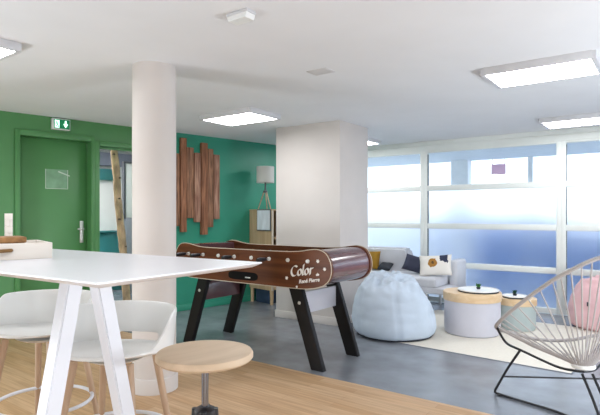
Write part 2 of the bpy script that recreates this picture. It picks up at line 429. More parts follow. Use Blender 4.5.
# columns
k = MB(); k.lathe([(0, 0), (.1525, 0), (.1525, CEIL), (0, CEIL)], seg=64); struct(k.build('trim_4', M['column'], loc=(-1.046, 3.648, 0)))
k = MB(); k.lathe([(.1526, .0), (.1655, .0), (.1655, .098), (.160, .106), (.1526, .106)], seg=64); struct(k.build('baseboard_column', M['column'], loc=(-1.046, 3.648, 0)))
SC = (.446, 5.666, 0)
k = MB(); k.box((-.458, .323, CEIL/2), (.916, .646, CEIL), .004); struct(k.build('trim_5', M['column'], loc=SC, rz=ROOM))
k = MB(); k.box((-.458, .323, .043), (.94, .67, .086), .004); struct(k.build('baseboard_pillar', M['column'], loc=SC, rz=ROOM))

# ------------------------------------------------------------------ outside the windows (built where it stands)
w = MB(); w.box((3, 8, -.3), (40, 15.6, .1)); struct(w.build('ground_outside', M['out_ground'], loc=WL, rz=ROOM, smooth=0))
w = MB(); w.box((3, 1.15, 2.28), (16, 2.0, .14)); struct(w.build('roof_outside', M['out_canopy'], loc=WL, rz=ROOM, smooth=0))
w = MB(); w.box((2.0, 3.0, .53), (2.2, .2, 1.55)); struct(w.build('wall_outside', M['out_blue'], loc=WL, rz=ROOM, smooth=0))
w = MB(); w.box((5.6, 3.0, .48), (4.98, .2, 1.4)); struct(w.build('wall_outside', M['out_pale'], loc=WL, rz=ROOM, smooth=0))
w = MB(); w.box((-.7, 3.0, .6), (3.2, .2, 1.7)); struct(w.build('wall_outside', M['out_white'], loc=WL, rz=ROOM, smooth=0))
w = MB(); w.box((1.62, 2.0, 1.05), (.30, .2, 2.32)); struct(w.build('trim_6', M['out_canopy'], loc=WL, rz=ROOM, smooth=0))
w = MB(); w.box((2.76, 2.05, 1.05), (.07, .07, 2.32)); struct(w.build('trim_7', M['out_canopy'], loc=WL, rz=ROOM, smooth=0))

hs = thing('hanging_sign', 'small pink sign hanging outside, seen through the top row of panes', 'sign', Vector(WL) + Matrix.Rotation(ROOM, 3, 'Z') @ Vector((2.24, 2.08, 1.93)), ROOM)
b = MB(); b.box((0, 0, .1), (.24, .02, .18), .004); b.build('board', M['pink_sign'], hs)
for x_ in (-.1, .1): b = MB(); b.cone((x_, 0, .19), (x_, 0, .28), .006, .006, 8); b.build('hanger', M['lamp_body'], hs)

# ------------------------------------------------------------------ ceiling lights and fittings
def ceiling_light(x, y, label):
    t = thing('ceiling_light', label, 'ceiling light', (x, y, CEIL), ROOM, 'flat ceiling light panels')
    b = MB(); z0 = -.052
    b.box((-.35, 0, z0/2), (.032, .475, -z0), .002); b.box((.35, 0, z0/2), (.032, .475, -z0), .002)
    b.box((0, -.2325, z0/2), (.684, .03, -z0), .002); b.box((0, .2325, z0/2), (.684, .03, -z0), .002)
    b.box((0, 0, -.008), (.68, .44, .016))
    b.build('housing', M['lamp_body'], t)
    b = MB(); b.box((0, 0, -.045), (.668, .435, .008)); b.build('diffuser', M['lamp_on'], t)
    return t
ceiling_light(1.741, 3.659, 'bright flat ceiling panel largest and nearest on the right')
ceiling_light(-.637, 5.38, 'bright flat ceiling panel between the round column and the square pillar')
ceiling_light(-2.156, 3.165, 'bright flat ceiling panel cut off by the left edge of the photo')
ceiling_light(3.06, 5.56, 'bright flat ceiling panel close to the windows at far right')
ceiling_light(.72, 7.24, 'bright flat ceiling panel mostly hidden behind the square pillar')
ceiling_light(-3.3, 1.5, 'added fill ceiling panel overhead, unseen, left rear')  # unseen panel added for more light in the room
ceiling_light(-.9, .4, 'added fill ceiling panel overhead, unseen, rear')  # unseen panel added to brighten the foreground
w = thing('ceiling_light', 'unseen ceiling panel added to light the room behind the glazed panel', 'ceiling light', (0, 0, 0), GA)  # unseen panel, added to brighten the room behind the glass
w.location = Vector((CORN.x, CORN.y, 2.37)) + Matrix.Rotation(GA, 3, 'Z') @ Vector((-3.75, 1.5, 0))
b = MB(); b.box((0, 0, -.01), (.7, 1.34, .02), .002); b.build('housing', M['lamp_body'], w)
b = MB(); b.box((0, 0, -.026), (.66, 1.3, .012)); b.build('diffuser', M['back_fill'], w)

e = thing('emergency_light', 'small white emergency light box on the ceiling at top centre', 'emergency light', (-.31, 2.67, CEIL), ROOM)
b = MB(); b.box((0, 0, -.008), (.15, .075, .016), .004); b.build('base', M['lamp_body'], e)
b = MB(); b.prism([(-.07, -.016), (.07, -.016), (.06, -.042), (-.06, -.042)], -.034, .034); b.build('cover', M['plastic_white'], e)
v = thing('ceiling_vent', 'small flat grey vent grille on the ceiling above the football table', 'vent', (.155, 3.754, CEIL), ROOM)
b = MB(); b.box((0, 0, -.002), (.175, .13, .004), .0015); b.build('frame', M['vent'], v)
for i in range(6): b = MB(); b.box((0, -.045+.018*i, -.0048), (.145, .008, .0016)); b.build('slat', M['vent'], v)

# ------------------------------------------------------------------ things on the green wall
def gw(x, y, z): return Vector((CORN.x, CORN.y, 0)) + Matrix.Rotation(GA, 3, 'Z') @ Vector((x, y, z))
s = thing('exit_sign', 'lit green emergency exit sign above the green door', 'sign', gw(-4.135, -.03, 2.226), GA)
b = MB(); b.box((0, 0, 0), (.185, .056, .118), .003); b.build('case', M['sign_case'], s)
b = MB(); b.box((.005, -.029, 0), (.162, .004, .10)); b.build('face', M['sign_green'], s)
ic = MB(); yy = -.0325     # running figure and doorway, then an arrow
ic.box((-.046, yy, 0), (.044, .003, .08))
r_ = MB()
r_.cone((-.052, yy-.003, .026), (-.052, yy-.006, .026), .008, .008, 12)
for a, c_ in (((-.052, .016), (-.046, -.008)), ((-.046, -.008), (-.060, -.030)), ((-.046, -.008), (-.034, -.022)), ((-.034, -.022), (-.036, -.036)), ((-.050, .012), (-.034, .004)), ((-.052, .012), (-.064, -.002))):
    r_.tube([(a[0], yy-.004, a[1]), (c_[0], yy-.004, c_[1])], .0042, 8)
ic.build('pictogram', M['sign_white'], s); r_.build('pictogram', M['sign_green'], s)
ar = MB(); ar.prism([(.034, .038), (.050, .038), (.050, .004), (.066, .004), (.042, -.038), (.018, .004), (.034, .004)], yy-.0015, yy+.0015); ar.build('arrow', M['sign_white'], s)
n_ = thing('notice_sleeve', 'clear plastic document sleeve taped to the green door', 'notice', gw(-4.13, .112, 1.64), GA)
b = MB(); b.box((0, 0, 0), (.235, .003, .215), .001); b.build('sleeve', M['sleeve'], n_)
b = MB(); b.box((-.116, -.003, 0), (.006, .003, .215)); b.box((.116, -.003, 0), (.006, .003, .215)); b.box((0, -.003, -.106), (.235, .003, .006))
b.box((.05, -.003, .085), (.13, .003, .012), mtx=Matrix.Rotation(math.radians(20), 4, 'Y')); b.build('edge', M['sleeve_glint'], n_)  # pale strips stand in for glints on the sleeve

pk = thing('plank_wall_panel', 'panel of uneven dark reclaimed wood planks hung on the teal wall', 'wall art', gw(-2.38, 0, 0), GA)
for i, (x0, x1, z0, z1, mm, dy) in enumerate([(-2.80, -2.682, 1.10, 2.03, 'plank2', .0), (-2.678, -2.588, 1.023, 2.235, 'plank1', .006), (-2.584, -2.476, 1.203, 2.122, 'plank2', 0), (-2.472, -2.376, 1.15, 2.06, 'plank3', .004),
        (-2.372, -2.272, .982, 2.201, 'plank1', .008), (-2.268, -2.174, 1.08, 2.131, 'plank2', .002), (-2.170, -2.078, 1.188, 2.059, 'plank3', .006)]):
    b = MB(); b.box(((x0+x1)/2+2.38, -.03-dy*1.1, (z0+z1)/2), (x1-x0-.007, .03+dy*2.2, z1-z0), .003); b.build('plank', M[mm], pk)
for z_ in (1.35, 1.85): b = MB(); b.box((-.05, -.0075, z_), (.6, .015, .08)); b.build('batten', M['plank2'], pk)

# oak shelf unit against the wall, open front towards the pillar
cb = thing('shelf_unit', 'light oak shelf unit behind the football table beside the square pillar', 'cabinet', gw(-1.53, -.004, 0), GA)
H_, W_, DP = 1.305, .42, .50
b = MB(); b.box((.012, -DP/2, .20+(H_-.2)/2), (.024, DP, H_-.2), .002); b.build('side_panel', M['oak'], cb)
b = MB(); b.box((W_-.012, -DP/2, .20+(H_-.2)/2), (.024, DP, H_-.2), .002); b.build('side_panel', M['oak'], cb)
b = MB(); b.box((W_/2, -DP/2, H_+.008), (W_+.01, DP+.01, .02), .002); b.build('top', M['oak'], cb)
b = MB(); b.box((W_/2, -.008, .2+(H_-.2)/2), (W_-.05, .014, H_-.2)); b.build('back_panel', M['oak'], cb)
for z in (.215, .56, .92): b = MB(); b.box((W_/2, -DP/2, z), (W_-.05, DP-.03, .022), .002); b.build('shelf', M['oak'], cb)
for x_ in (.012, W_-.012): b = MB(); b.box((x_, -DP, .2+(H_-.2)/2), (.03, .012, H_-.2), .002); b.build('edge_strip', M['cream'], cb)
for x_, y_ in ((.03, -.03), (.03, -DP+.04), (W_-.03, -.03), (W_-.03, -DP+.04)): b = MB(); b.cone((x_, y_, .21), (x_, y_, 0), .028, .022, 14); b.build('leg', M['oak'], cb)
q = MB(); q.box((0, 0, .095), (.32, .30, .19), .01)
tag(q.build('storage_box', M['navy_box'], loc=gw(-1.53+.21, -.235, .0), rz=GA), 'dark navy storage box on the floor under the oak shelf unit', 'box')
fp = thing('picture_frame', 'framed pale print on the side of the oak shelf unit', 'picture', gw(-1.536, -.345, 1.172), GA)
b = MB(); b.box((-.006, 0, 0), (.012, .30, .30), .002); b.build('frame', M['dark_frame'], fp)
b = MB(); b.box((-.0135, 0, 0), (.004, .272, .272)); b.build('print', M['paper'], fp)

# lamp on the shelf unit
lx = gw(-1.53+.085, -.26, H_+.018)
lp = thing('table_lamp', 'tripod table lamp with pale drum shade on the oak shelf unit', 'lamp', lx, 0)
for i in range(3):
    a = math.radians(200+120*i)
    b = MB(); b.cone((.105*math.cos(a), .105*math.sin(a), 0.002), (.02*math.cos(a), .02*math.sin(a), .25), .007, .009, 10); b.build('leg', M['beech'], lp)
b = MB(); b.lathe([(0, .235), (.03, .235), (.032, .25), (.03, .265), (.012, .27), (.010, .38), (0, .38)], seg=20); b.build('stem', M['dark_frame'], lp)
b = MB(); b.lathe([(.122, .375), (.125, .375), (.125, .605), (.122, .605), (.122, .375)], seg=40); b.box((0, 0, .385), (.235, .006, .004)); b.box((0, 0, .385), (.006, .235, .004)); b.build('lamp_shade', M['shade'], lp)
px_ = gw(-1.53+.295, -.36, H_+.018)
pp = thing('potted_plant', 'small dark green plant beside the table lamp, half behind the pillar', 'plant', px_, 0)
b = MB(); b.lathe([(0, 0), (.028, 0), (.034, .055), (.030, .055), (.028, .05), (0, .05)], seg=20); b.build('pot', M['dark_frame'], pp)
def leaves(parent, z0, n, ln, wd, m, spread=.6, seed=1):
    rnd = random.Random(seed); b = MB()
    for i in range(n):
        a = 2*PI*i/n*2.4; t = spread*(.35+.65*rnd.random()); l = ln*(.7+.3*rnd.random())
        d = Vector((math.cos(a)*math.sin(t), math.sin(a)*math.sin(t), math.cos(t))); s_ = d.cross(Vector((0, 0, 1))).normalized()*wd
        nn = s_.cross(d).normalized()*wd*.25
        p0 = Vector((0, 0, z0)); P = [p0-s_*.3, p0+s_*.3, p0+d*l*.5+s_+nn, p0+d*l, p0+d*l*.5-s_+nn, p0+d*l*.5+nn*-.6]
        V = [b.bm.verts.new(p) for p in P]
        for fidx in ((0, 1, 5), (1, 2, 5), (2, 3, 5), (3, 4, 5), (4, 0, 5)): b.bm.faces.new([V[j] for j in fidx])
    o = b.build('foliage', m, parent); return o
leaves(pp, .05, 12, .15, .022, M['leaf_dark'], .7, 3)

# ------------------------------------------------------------------ bar table
TZ = 1.09; DZT = CAMZ-TZ
P0 = Vector((-2.993*DZT, 7.49*DZT, 0)); P1 = Vector((-.8116*DZT, 10.85*DZT, 0))
u = (P1-P0); TW = u.length; ty = u.normalized(); ta = math.atan2(ty.y, ty.x)-PI/2; tx = Vector((ty.y, -ty.x, 0))
TL = 2.5
bt = thing('bar_table', 'long white bar table with slanted white trestle legs', 'table', P0, ta)   # local -x along its length, y across
b = MB(); tt = [[b.bm.verts.new((x, y, z)) for x, y in ((-TL+i_, i_), (-i_, i_), (-i_, TW-i_), (-TL+i_, TW-i_))] for i_, z in ((.022, TZ-.016), (.0, TZ-.004), (.0, TZ-.001), (.001, TZ))]   # top with an undercut edge
for P, Q in zip(tt, tt[1:]):
    for k4 in range(4): b.bm.faces.new((P[k4], P[(k4+1) % 4], Q[(k4+1) % 4], Q[k4]))
b.bm.faces.new(tt[0][::-1]); b.bm.faces.new(tt[-1])
b.build('tabletop', M['table_white'], bt)
for sx in (.485, 1.72):
    yc = TW/2
    for sg in (-1, 1):
        top = Vector((-sx, yc+sg*.040, TZ-.014)); bot = Vector((-sx, yc+(.265 if sg > 0 else -.245), 0))
        hw = .026
        l = MB(); V = []
        for p in (bot, top):
            for a_, c_ in ((-hw, -hw), (hw, -hw), (hw, hw), (-hw, hw)): V.append(l.bm.verts.new((p.x+a_, p.y+c_, p.z)))
        for k4 in range(4):
            j = (k4+1) % 4; l.bm.faces.new((V[k4], V[j], V[4+j], V[4+k4]))
        l.bm.faces.new(V[:4][::-1]); l.bm.faces.new(V[4:])
        bmesh.ops.bevel(l.bm, geom=list(l.bm.edges), offset=.004, segments=2, affect='EDGES')
        l.build('leg', M['metal_white'], bt)
    l = MB(); l.box((-sx, yc, TZ-.024), (.08, .26, .02), .003); l.build('leg_bracket', M['metal_white'], bt)
l = MB(); l.box((-1.12, TW/2, TZ-.034), (1.4, .05, .04), .004); l.build('stretcher', M['metal_white'], bt)

def on_table(px, py, z=TZ):
    Y = 508*(CAMZ-z)/(py-215.2); return Vector(((px-300)/508*Y, Y, z))
cp = on_table(52.5, 258); ca = math.radians(38)
cr = thing('wooden_tray', 'whitewashed wooden tray box with rope handle on the bar table', 'tray', cp, ca)    # local -x along the front, y to the rear
CW, CDp, CH_ = .42, .24, .055
for nm, c_, d_ in (('side', (-CW/2, .006, CH_/2), (CW, .012, CH_)), ('side', (-CW/2, CDp-.006, CH_/2), (CW, .012, CH_)), ('side', (-.006, CDp/2, CH_/2), (.012, CDp-.026, CH_)), ('side', (-CW+.006, CDp/2, CH_/2), (.012, CDp-.026, CH_)), ('bottom', (-CW/2, CDp/2, .005), (CW-.026, CDp-.026, .01))):
    b = MB(); b.box(c_, d_, .002); b.build(nm, M['whitewash'], cr)
b = MB(); b.tube(smoothpts([(-.29, .004, .030), (-.285, -.008, .032), (-.21, -.012, .030), (-.135, -.008, .032), (-.13, .004, .032)], 5), .006, 10); b.build('handle', M['leather'], cr)
q = thing('wicker_box', 'flat brown woven box resting in the wooden tray', 'box', cp + Matrix.Rotation(ca, 3, 'Z') @ Vector((-.222, .115, .0105)), ca)
b = MB(); b.box((0, 0, .022), (.29, .12, .044), .002); b.build('body', M['brown_lid'], q)
b = MB(); b.box((0, 0, .054), (.30, .13, .02), .003); b.build('lid', M['brown_lid'], q)
bz = Vector((-1.176, 2.05, TZ))
tw = thing('block_tower', 'small pale tower of stacked wooden blocks rising behind the tray', 'toy', bz, ca)
for i in range(6):
    for j in range(2):
        b = MB()
        if i % 2: b.box((0, -.0065+.013*j, .013+.0262*i), (.026, .0125, .0258), .0012)
        else: b.box((-.0065+.013*j, 0, .013+.0262*i), (.0125, .026, .0258), .0012)
        b.build('block', M['whitewash'], tw)

# ------------------------------------------------------------------ white bar stools
def make_stool():
    t = thing('bar_stool', 'white shell bar stool nearest the round wooden stool, between the table legs', 'bar stool', group='white shell bar stools')
    SZ = .652
    s_ = MB(); n = 72; rx, ry = .243, .228
    lv = [('s', .0), ('s', .3), ('s', .6), ('s', .85), ('s', .96), ('w', .0), ('w', .02), ('w', .2), ('w', .55), ('w', .84), ('w', 1.0)]
    def hgt(th):
        d_ = abs((th-PI/2+PI) % (2*PI)-PI)      # angle from the back
        t_ = max(0, min(1, (d_-math.radians(82))/math.radians(42))); t_ = t_*t_*(3-2*t_)
        return .165*(1-t_)+.014*t_
    rings = []
    for kind, a in lv:
        row = []
        for i in range(n):
            th = 2*PI*i/n; c_, s__ = math.cos(th), math.sin(th); h_ = hgt(th)
            if kind == 's':
                p = (a*rx*c_*.97, a*ry*s__*.97, SZ-.012*(1-a*a)+(.006 if a > .9 else 0)-.024*a*s__)
                if s__ < 0: p = (p[0], p[1]*1.02, p[2]-.012*a*a*s__*s__)
            else:
                fl_ = 1+.075*a*min(1, h_/.1); p = (rx*c_*fl_, ry*s__*fl_, SZ+.014+h_*a-(.012*s__*s__ if s__ < 0 else 0)-.024*s__*(1-a))
            row.append(s_.bm.verts.new(p))
            if kind == 's' and a == 0: break
        rings.append(row)
    for r in range(len(rings)-1):
        A, B = rings[r], rings[r+1]
        for i in range(n):
            j = (i+1) % n
            if len(A) == 1: s_.bm.faces.new((A[0], B[i], B[j])); continue
            ang = abs(((i+.5)/n*360-90+180) % 360-180)
            if r == 6 and ang < 27: continue          # the slot between seat and backrest
            s_.bm.faces.new((A[i], A[j], B[j], B[i]))
    o = s_.build('seat_shell', M['plastic_white'], t, smooth=80)
    md = o.modifiers.new('thick', 'SOLIDIFY'); md.thickness = .011; md.offset = -1
    md = o.modifiers.new('sub', 'SUBSURF'); md.levels = 1; md.render_levels = 2
    b = MB(); b.lathe([(0, SZ-.036), (.10, SZ-.036), (.13, SZ-.022), (0, SZ-.022)], seg=32); b.build('seat_mount', M['plastic_white'], t)
    for sx in (-1, 1):
        for sy in (-1, 1):
            b = MB(); b.cone((sx*.125, sy*.115, SZ-.02), (sx*.205, sy*.20, 0), .0175, .012, 16); b.build('leg', M['beech'], t)
    b = MB(); zr = .30; k_ = .125+(.205-.125)*(1-zr/SZ)
    b.tube([(k_*1.36*math.cos(a), k_*1.32*math.sin(a), zr) for a in [2*PI*i/48 for i in range(48)]], .009, 10, True); b.build('foot_ring', M['metal_white'], t)
    return t
st = make_stool(); st.location = (-.80, 2.21, 0); st.rotation_euler = (0, 0, math.radians(-10))
s2 = copy_tree(st); s2.location = (-1.30, 2.58, 0); s2.rotation_euler = (0, 0, math.radians(-12))
s2['label'] = 'white shell bar stool at far left in front of the green door'

# ------------------------------------------------------------------ round stool
rs = thing('round_stool', 'low backless stool with round pale wooden seat on a chrome post', 'stool', (-.346, 1.85, 0), math.radians(46))
b = MB(); b.lathe([(0, .712), (.155, .712), (.168, .716), (.175, .724), (.175, .736), (.170, .744), (.150, .7465), (.08, .742), (0, .740)], seg=72); b.build('seat', M['seat_wood'], rs)
b = MB(); b.lathe([(0, .52), (.0128, .52), (.0128, .69), (.02, .694), (.05, .704), (.05, .712), (0, .712)], seg=24); b.build('post', M['chrome'], rs)
b = MB(); b.tube([Matrix.Rotation(math.radians(-36), 3, 'Z') @ Vector(p) for p in ((-.03, 0, .704), (-.075, -.01, .698), (-.115, -.02, .686))], .004, 8); b.build('lever', M['black'], rs)
b = MB(); b.lathe([(0, .50), (.040, .50), (.043, .51), (.040, .535), (.022, .545), (.014, .545), (0, .545)], seg=24)
for i in range(4):
    a = PI/4+PI/2*i; b.cone((.036*math.cos(a), .036*math.sin(a), .505), (.036*math.cos(a), .036*math.sin(a), .538), .014, .012, 12)
b.build('collar', M['black'], rs)
b = MB(); b.lathe([(0, .10), (.024, .10), (.024, .50), (0, .50)], seg=24); b.build('column', M['black'], rs)
for i in range(5):
    a = 2*PI*i/5+.3; b = MB(); b.tube([(.02*math.cos(a), .02*math.sin(a), .115), (.12*math.cos(a), .12*math.sin(a), .09), (.24*math.cos(a), .24*math.sin(a), .035)], [.02, .016, .012], 10)
    b.cone((.24*math.cos(a), .24*math.sin(a), .04), (.24*math.cos(a), .24*math.sin(a), 0), .013, .016, 12); b.build('foot', M['black'], rs)

# ------------------------------------------------------------------ football table
ft = thing('football_table', 'dark walnut table football game on slanted black legs', 'football table', (-.307, 4.729, 0), ROOM)
outl = smoothpts([(-.90, .79, 0), (-.885, .88, 0), (-.83, .955, 0), (-.75, .972, 0), (-.66, .962, 0), (-.55, .945, 0), (-.4, .94, 0), (0, .94, 0), (.4, .94, 0), (.6, .947, 0), (.72, .965, 0), (.80, .968, 0), (.87, .94, 0), (.912, .875, 0), (.922, .80, 0), (.90, .735, 0), (.84, .685, 0), (.72, .655, 0), (.55, .646, 0), (0, .645, 0), (-.55, .646, 0), (-.72, .655, 0), (-.84, .690, 0), (-.885, .735, 0)], 4, True)
o2 = [(p.x, p.y) for p in outl]
HW = .33
rods_a = [-.70+.2*i for i in range(8)]
for sg in (-1, 1):
    b = MB(); y0, y1 = sg*HW, sg*(HW-.034); b.prism(o2, min(y0, y1), max(y0, y1)); sb = b.build('side_board', M['foos'], ft)
    b = MB(); b.tube([(x, sg*(HW-.001), z) for x, z in o2], .0034, 8, True); b.build('edge_banding', M['cream'], sb)
    if sg == -1:
        front = sb
# ball return, lettering, stars on the near side board
b = MB()
oval = [(.0+.172*math.copysign(abs(math.cos(t))**.35, math.cos(t)), .708+.036*math.copysign(abs(math.sin(t))**.6, math.sin(t))) for t in [2*PI*i/40 for i in range(40)]]
b.prism(oval, -HW-.004, -HW+.002); b.build('ball_return', M['black_matte'], front)
b = MB(); b.box((.06, -HW-.005, .697), (.06, .003, .010), .002); b.build('ball_return', M['steel'], front)
rot = Matrix.Rotation(PI/2, 4, 'X')
def pen(paths, org, ang, unit, nib, parent, sh=.22):
    """broad-nib lettering: each stroke is a ribbon swept by a slanted nib, raised a little from the board"""
    b = MB(); nv = Vector((math.cos(.6), math.sin(.6)))*nib; ca_, sa_ = math.cos(ang), math.sin(ang)
    def W(p): x = (p.x+sh*p.y)*unit; z = p.y*unit; return (org[0]+ca_*x-sa_*z, org[1]+sa_*x+ca_*z)
    for P in paths:
        q_ = smoothpts([(x, y, 0) for x, y in P], 6)
        for k in range(len(q_)-1):
            a_, c_ = q_[k].to_2d(), q_[k+1].to_2d()
            if (c_-a_).length < 1e-5: continue
            e_ = (c_-a_).normalized()*.012
            quad = [a_-nv-e_, c_-nv+e_, c_+nv+e_, a_+nv-e_]
            V = [W(p) for p in quad]
            ar_ = sum(V[m_][0]*V[(m_+1) % 4][1]-V[(m_+1) % 4][0]*V[m_][1] for m_ in range(4))
            if abs(ar_) > 1e-9: b.prism(V, -HW-.0025-.00002*k, -HW+.001)
    return b.build('lettering', M['letter'], parent, smooth=0)
def arc(cx, cy, rx, ry, a0, a1, n=12): return [(cx+rx*math.cos(math.radians(a0+(a1-a0)*k/n)), cy+ry*math.sin(math.radians(a0+(a1-a0)*k/n))) for k in range(n+1)]
paths = [arc(.34, .37, .29, .36, 48, 312), arc(.80, .24, .16, .22, 90, 450), [(1.14, .76), (1.11, .5), (1.09, .12), (1.14, .02), (1.22, .07)], arc(1.43, .24, .16, .22, 90, 450), [(1.70, .40), (1.76, .46), (1.75, .25), (1.74, .01)], [(1.76, .30), (1.86, .44), (1.97, .43)]]
pen(paths, (.528, .740), math.radians(8), .112, .078, front)
text_mesh('lettering', 'René Pierre', .042, M['letter'], front, Matrix.Translation((.612, -HW-.0015, .690)) @ Matrix.Rotation(math.radians(-9), 4, 'Y') @ rot, .3, .001, .0012)
text_mesh('lettering', 'de', .030, M['letter'], front, Matrix.Translation((.778, -HW-.0015, .762)) @ Matrix.Rotation(math.radians(-8), 4, 'Y') @ rot, .3, .001, .001)
def star(x, z, r):
    b = MB(); b.prism([((r if i % 2 == 0 else r*.62)*math.cos(PI*i/6+.2)+x, (r if i % 2 == 0 else r*.62)*math.sin(PI*i/6+.2)+z) for i in range(12)], -HW-.002, -HW+.001); b.build('star', M['letter'], front)
for x, z, r in ((.701, .876, .012), (.796, .878, .017), (.860, .819, .016), (.487, .724, .016), (.590, .660, .012)): star(x, z, r)
for i, a in enumerate(rods_a):
    near = i in (0, 1, 3, 5)
    z = .872
    r_ = MB(); r_.cone((a, -HW-(.06 if near else .02), z), (a, HW+(.02 if near else .06), z), .008, .008, 12); rod = r_.build('rod', M['steel'], ft)
    s__ = -1 if near else 1
    h_ = MB(); h_.tube([(a, s__*(HW+.045), z), (a, s__*(HW+.06), z), (a, s__*(HW+.13), z), (a, s__*(HW+.155), z)], [.013, .0165, .0175, .014], 14); h_.build('handle', M['black'], rod)
    for sg in (-1, 1):
        c_ = MB(); c_.lathe([(0, 0), (.017, 0), (.015, .012), (.0085, .016), (0, .016)], seg=16)
        for v in c_.bm.verts: v.co = Vector((a+v.co.x, sg*(HW+v.co.z), z+v.co.y))
        c_.build('bearing', M['sign_case'], rod)
    np_ = [1, 2, 3, 5, 5, 3, 2, 1][i]
    for k in range(np_):
        yy = (k-(np_-1)/2)*(.42/max(np_, 3))
        f_ = MB(); f_.box((a, yy, z-.03), (.018, .024, .085), .005); f_.lathe([(0, -.012), (.011, -.008), (.013, 0), (.010, .010), (0, .013)], (a, yy, z+.022), 12); f_.build('player', M['navy' if near else 'leather'], rod)
# rounded end panels, box floor and playfield
for sg in (-1, 1):
    ends = [(.70, .955), (.80, .958), (.863, .932), (.903, .872), (.913, .80), (.892, .738), (.836, .692), (.72, .664), (.6, .656)]
    ends = [(sg*a, z) for a, z in ends]; e2 = [(p.x, p.y) for p in smoothpts([(a, z, 0) for a, z in ends], 4)]
    inner = [(sg*.70, .70), (sg*.70, .92)]
    b = MB(); b.prism(e2+inner, -HW+.035, HW-.035); b.build('end_panel', M['mahog'], ft)
b = MB(); b.box((0, 0, .672), (1.3, 2*HW-.07, .02)); b.build('bottom_panel', M['foos'], ft)
b = MB(); b.box((0, 0, .79), (1.395, 2*HW-.07, .02)); b.build('playfield', M['leaf_dark'], ft)
for sx in (-1, 1):
    for sy in (-1, 1):
        l = MB(); V = []; yc = sy*.273
        for xc, z, hx in ((sx*.765, 0, .060), (sx*.525, .70, .066)):
            for a_, c_ in ((-hx, -.024), (hx, -.024), (hx, .024), (-hx, .024)): V.append(l.bm.verts.new((xc+a_, yc+c_, z)))
        for k4 in range(4):
            j = (k4+1) % 4; l.bm.faces.new((V[k4], V[j], V[4+j], V[4+k4]))
        l.bm.faces.new(V[:4][::-1]); l.bm.faces.new(V[4:])
        bmesh.ops.bevel(l.bm, geom=list(l.bm.edges), offset=.004, segments=2, affect='EDGES')
        lg = l.build('leg', M['black_gloss'], ft)
        for sf in (-1,) if sy < 0 else (1,):
            c_ = MB(); c_.cone((sx*.590, sf*.295, .525), (sx*.590, sf*.302, .525), .016, .012, 16); c_.build('bolt', M['steel'], lg)
    b = MB(); b.box((sx*.588, 0, .515), (.022, .50, .18), .003, mtx=None); b.build('leg_panel', M['panel_light' if sx > 0 else 'mahog'], ft)

# ------------------------------------------------------------------ rug
RA = math.atan2(-.64, .768)
rg = thing('rug', 'large cream wool rug under the pouf tables', 'rug', (2.116, 3.967, 0), RA)   # local -x along the front edge, y away
b = MB(); b.box((-.98, .93, .0025), (1.96, 1.86, .005), .002); b.build('pile', M['rug'], rg)
b = MB(); b.box((-.98, -.004, .003), (1.97, .010, .006), .002); b.box((.004, .93, .003), (.010, 1.87, .006), .002); b.box((-1.964, .93, .003), (.010, 1.87, .006), .002); b.box((-.98, 1.864, .003), (1.97, .010, .006), .002); b.build('binding', M['rug_edge'], rg)

# ------------------------------------------------------------------ bean bags
def bean(name, label, loc, rz, R, H, m, seedv, fold=1.0, lean=.0):
    t = thing(name, label, 'bean bag', loc, rz)
    prof = [(0, .0), (.55, .0), (.82, .004), (.93, .05), (.985, .13), (1.0, .22), (.985, .34), (.95, .46), (.90, .57), (.84, .67), (.76, .76), (.66, .84), (.54, .905), (.42, .95), (.28, .985), (.12, .985), (0, .96)]
    pr = smoothpts([(a, z, 0) for a, z in prof], 4); n = 96; b = MB(); rings = []
    for p in pr:
        r, z = max(0, p.x), max(0, p.y); row = []
        for i in range(n):
            th = 2*PI*i/n; c_, s_ = math.cos(th), math.sin(th)
            k = 1+.02*noise.noise(Vector((c_*1.3+seedv, s_*1.3, z*2)))*2
            # seams: six gores, slightly pulled in
            g = abs(((th-4.65)*6/(2*PI)+.5) % 1-.5); k -= .028*math.exp(-(g/.04)**2)*min(1, r*1.5)
            # small puckers near the seams and deep folds near the top
            wr = noise.noise(Vector((c_*2.2*r+seedv*3, s_*2.2*r, z*9)))
            k += .022*wr*min(1, z*3)
            up = max(0, (z-.62)/.38)
            fo = noise.noise(Vector((c_*3.1*r-seedv, s_*3.1*r+z*2.2, z*3.5)))
            fo2 = noise.noise(Vector((c_*7*r+seedv, s_*7*r, z*5)))
            k += up*fold*(.16*fo+.07*fo2)
            zz = z*H + H*up*fold*(.075*fo2+.05*fo) - H*.02*abs(wr)*(1 if z > .05 else 0)
            row.append(b.bm.verts.new((R*r*k*c_+lean*z**1.4, R*r*k*s_, max(0, zz))))
            if r < 1e-4: break
        rings.append(row)
    for A, B in zip(rings, rings[1:]):
        for i in range(n):
            j = (i+1) % n
            if len(A) == 1: b.bm.faces.new((A[0], B[j], B[i]))
            elif len(B) == 1: b.bm.faces.new((A[i], A[j], B[0]))
            else: b.bm.faces.new((A[i], A[j], B[j], B[i]))
    o = b.build('cover', m, t, smooth=180)
    return t, rings
bb, _ = bean('bean_bag', 'pale blue canvas bean bag on the grey floor by the rug', (.985, 5.31, .0052), 0, .43, .63, M['bean_blue'], 1.3, 1.2, -.06)
b = MB(); b.lathe([(.33, .003), (.385, .003), (.395, .016), (.36, .02), (.33, .012)], seg=64); b.build('base_ring', M['charcoal'], bb)  # charcoal ring along the bottom edge of the bag
bp, _ = bean('bean_bag', 'pink bean bag by the window behind the corded chair', (3.40, 5.60, .0052), 2.1, .40, .575, M['bean_pink'], 4.7, .8)
b = MB(); b.box((-.335, -.19, .285), (.008, .03, .045), .002, mtx=None); b.build('fabric_tag', M['charcoal'], bp)
bp.rotation_euler = (0, 0, 0)

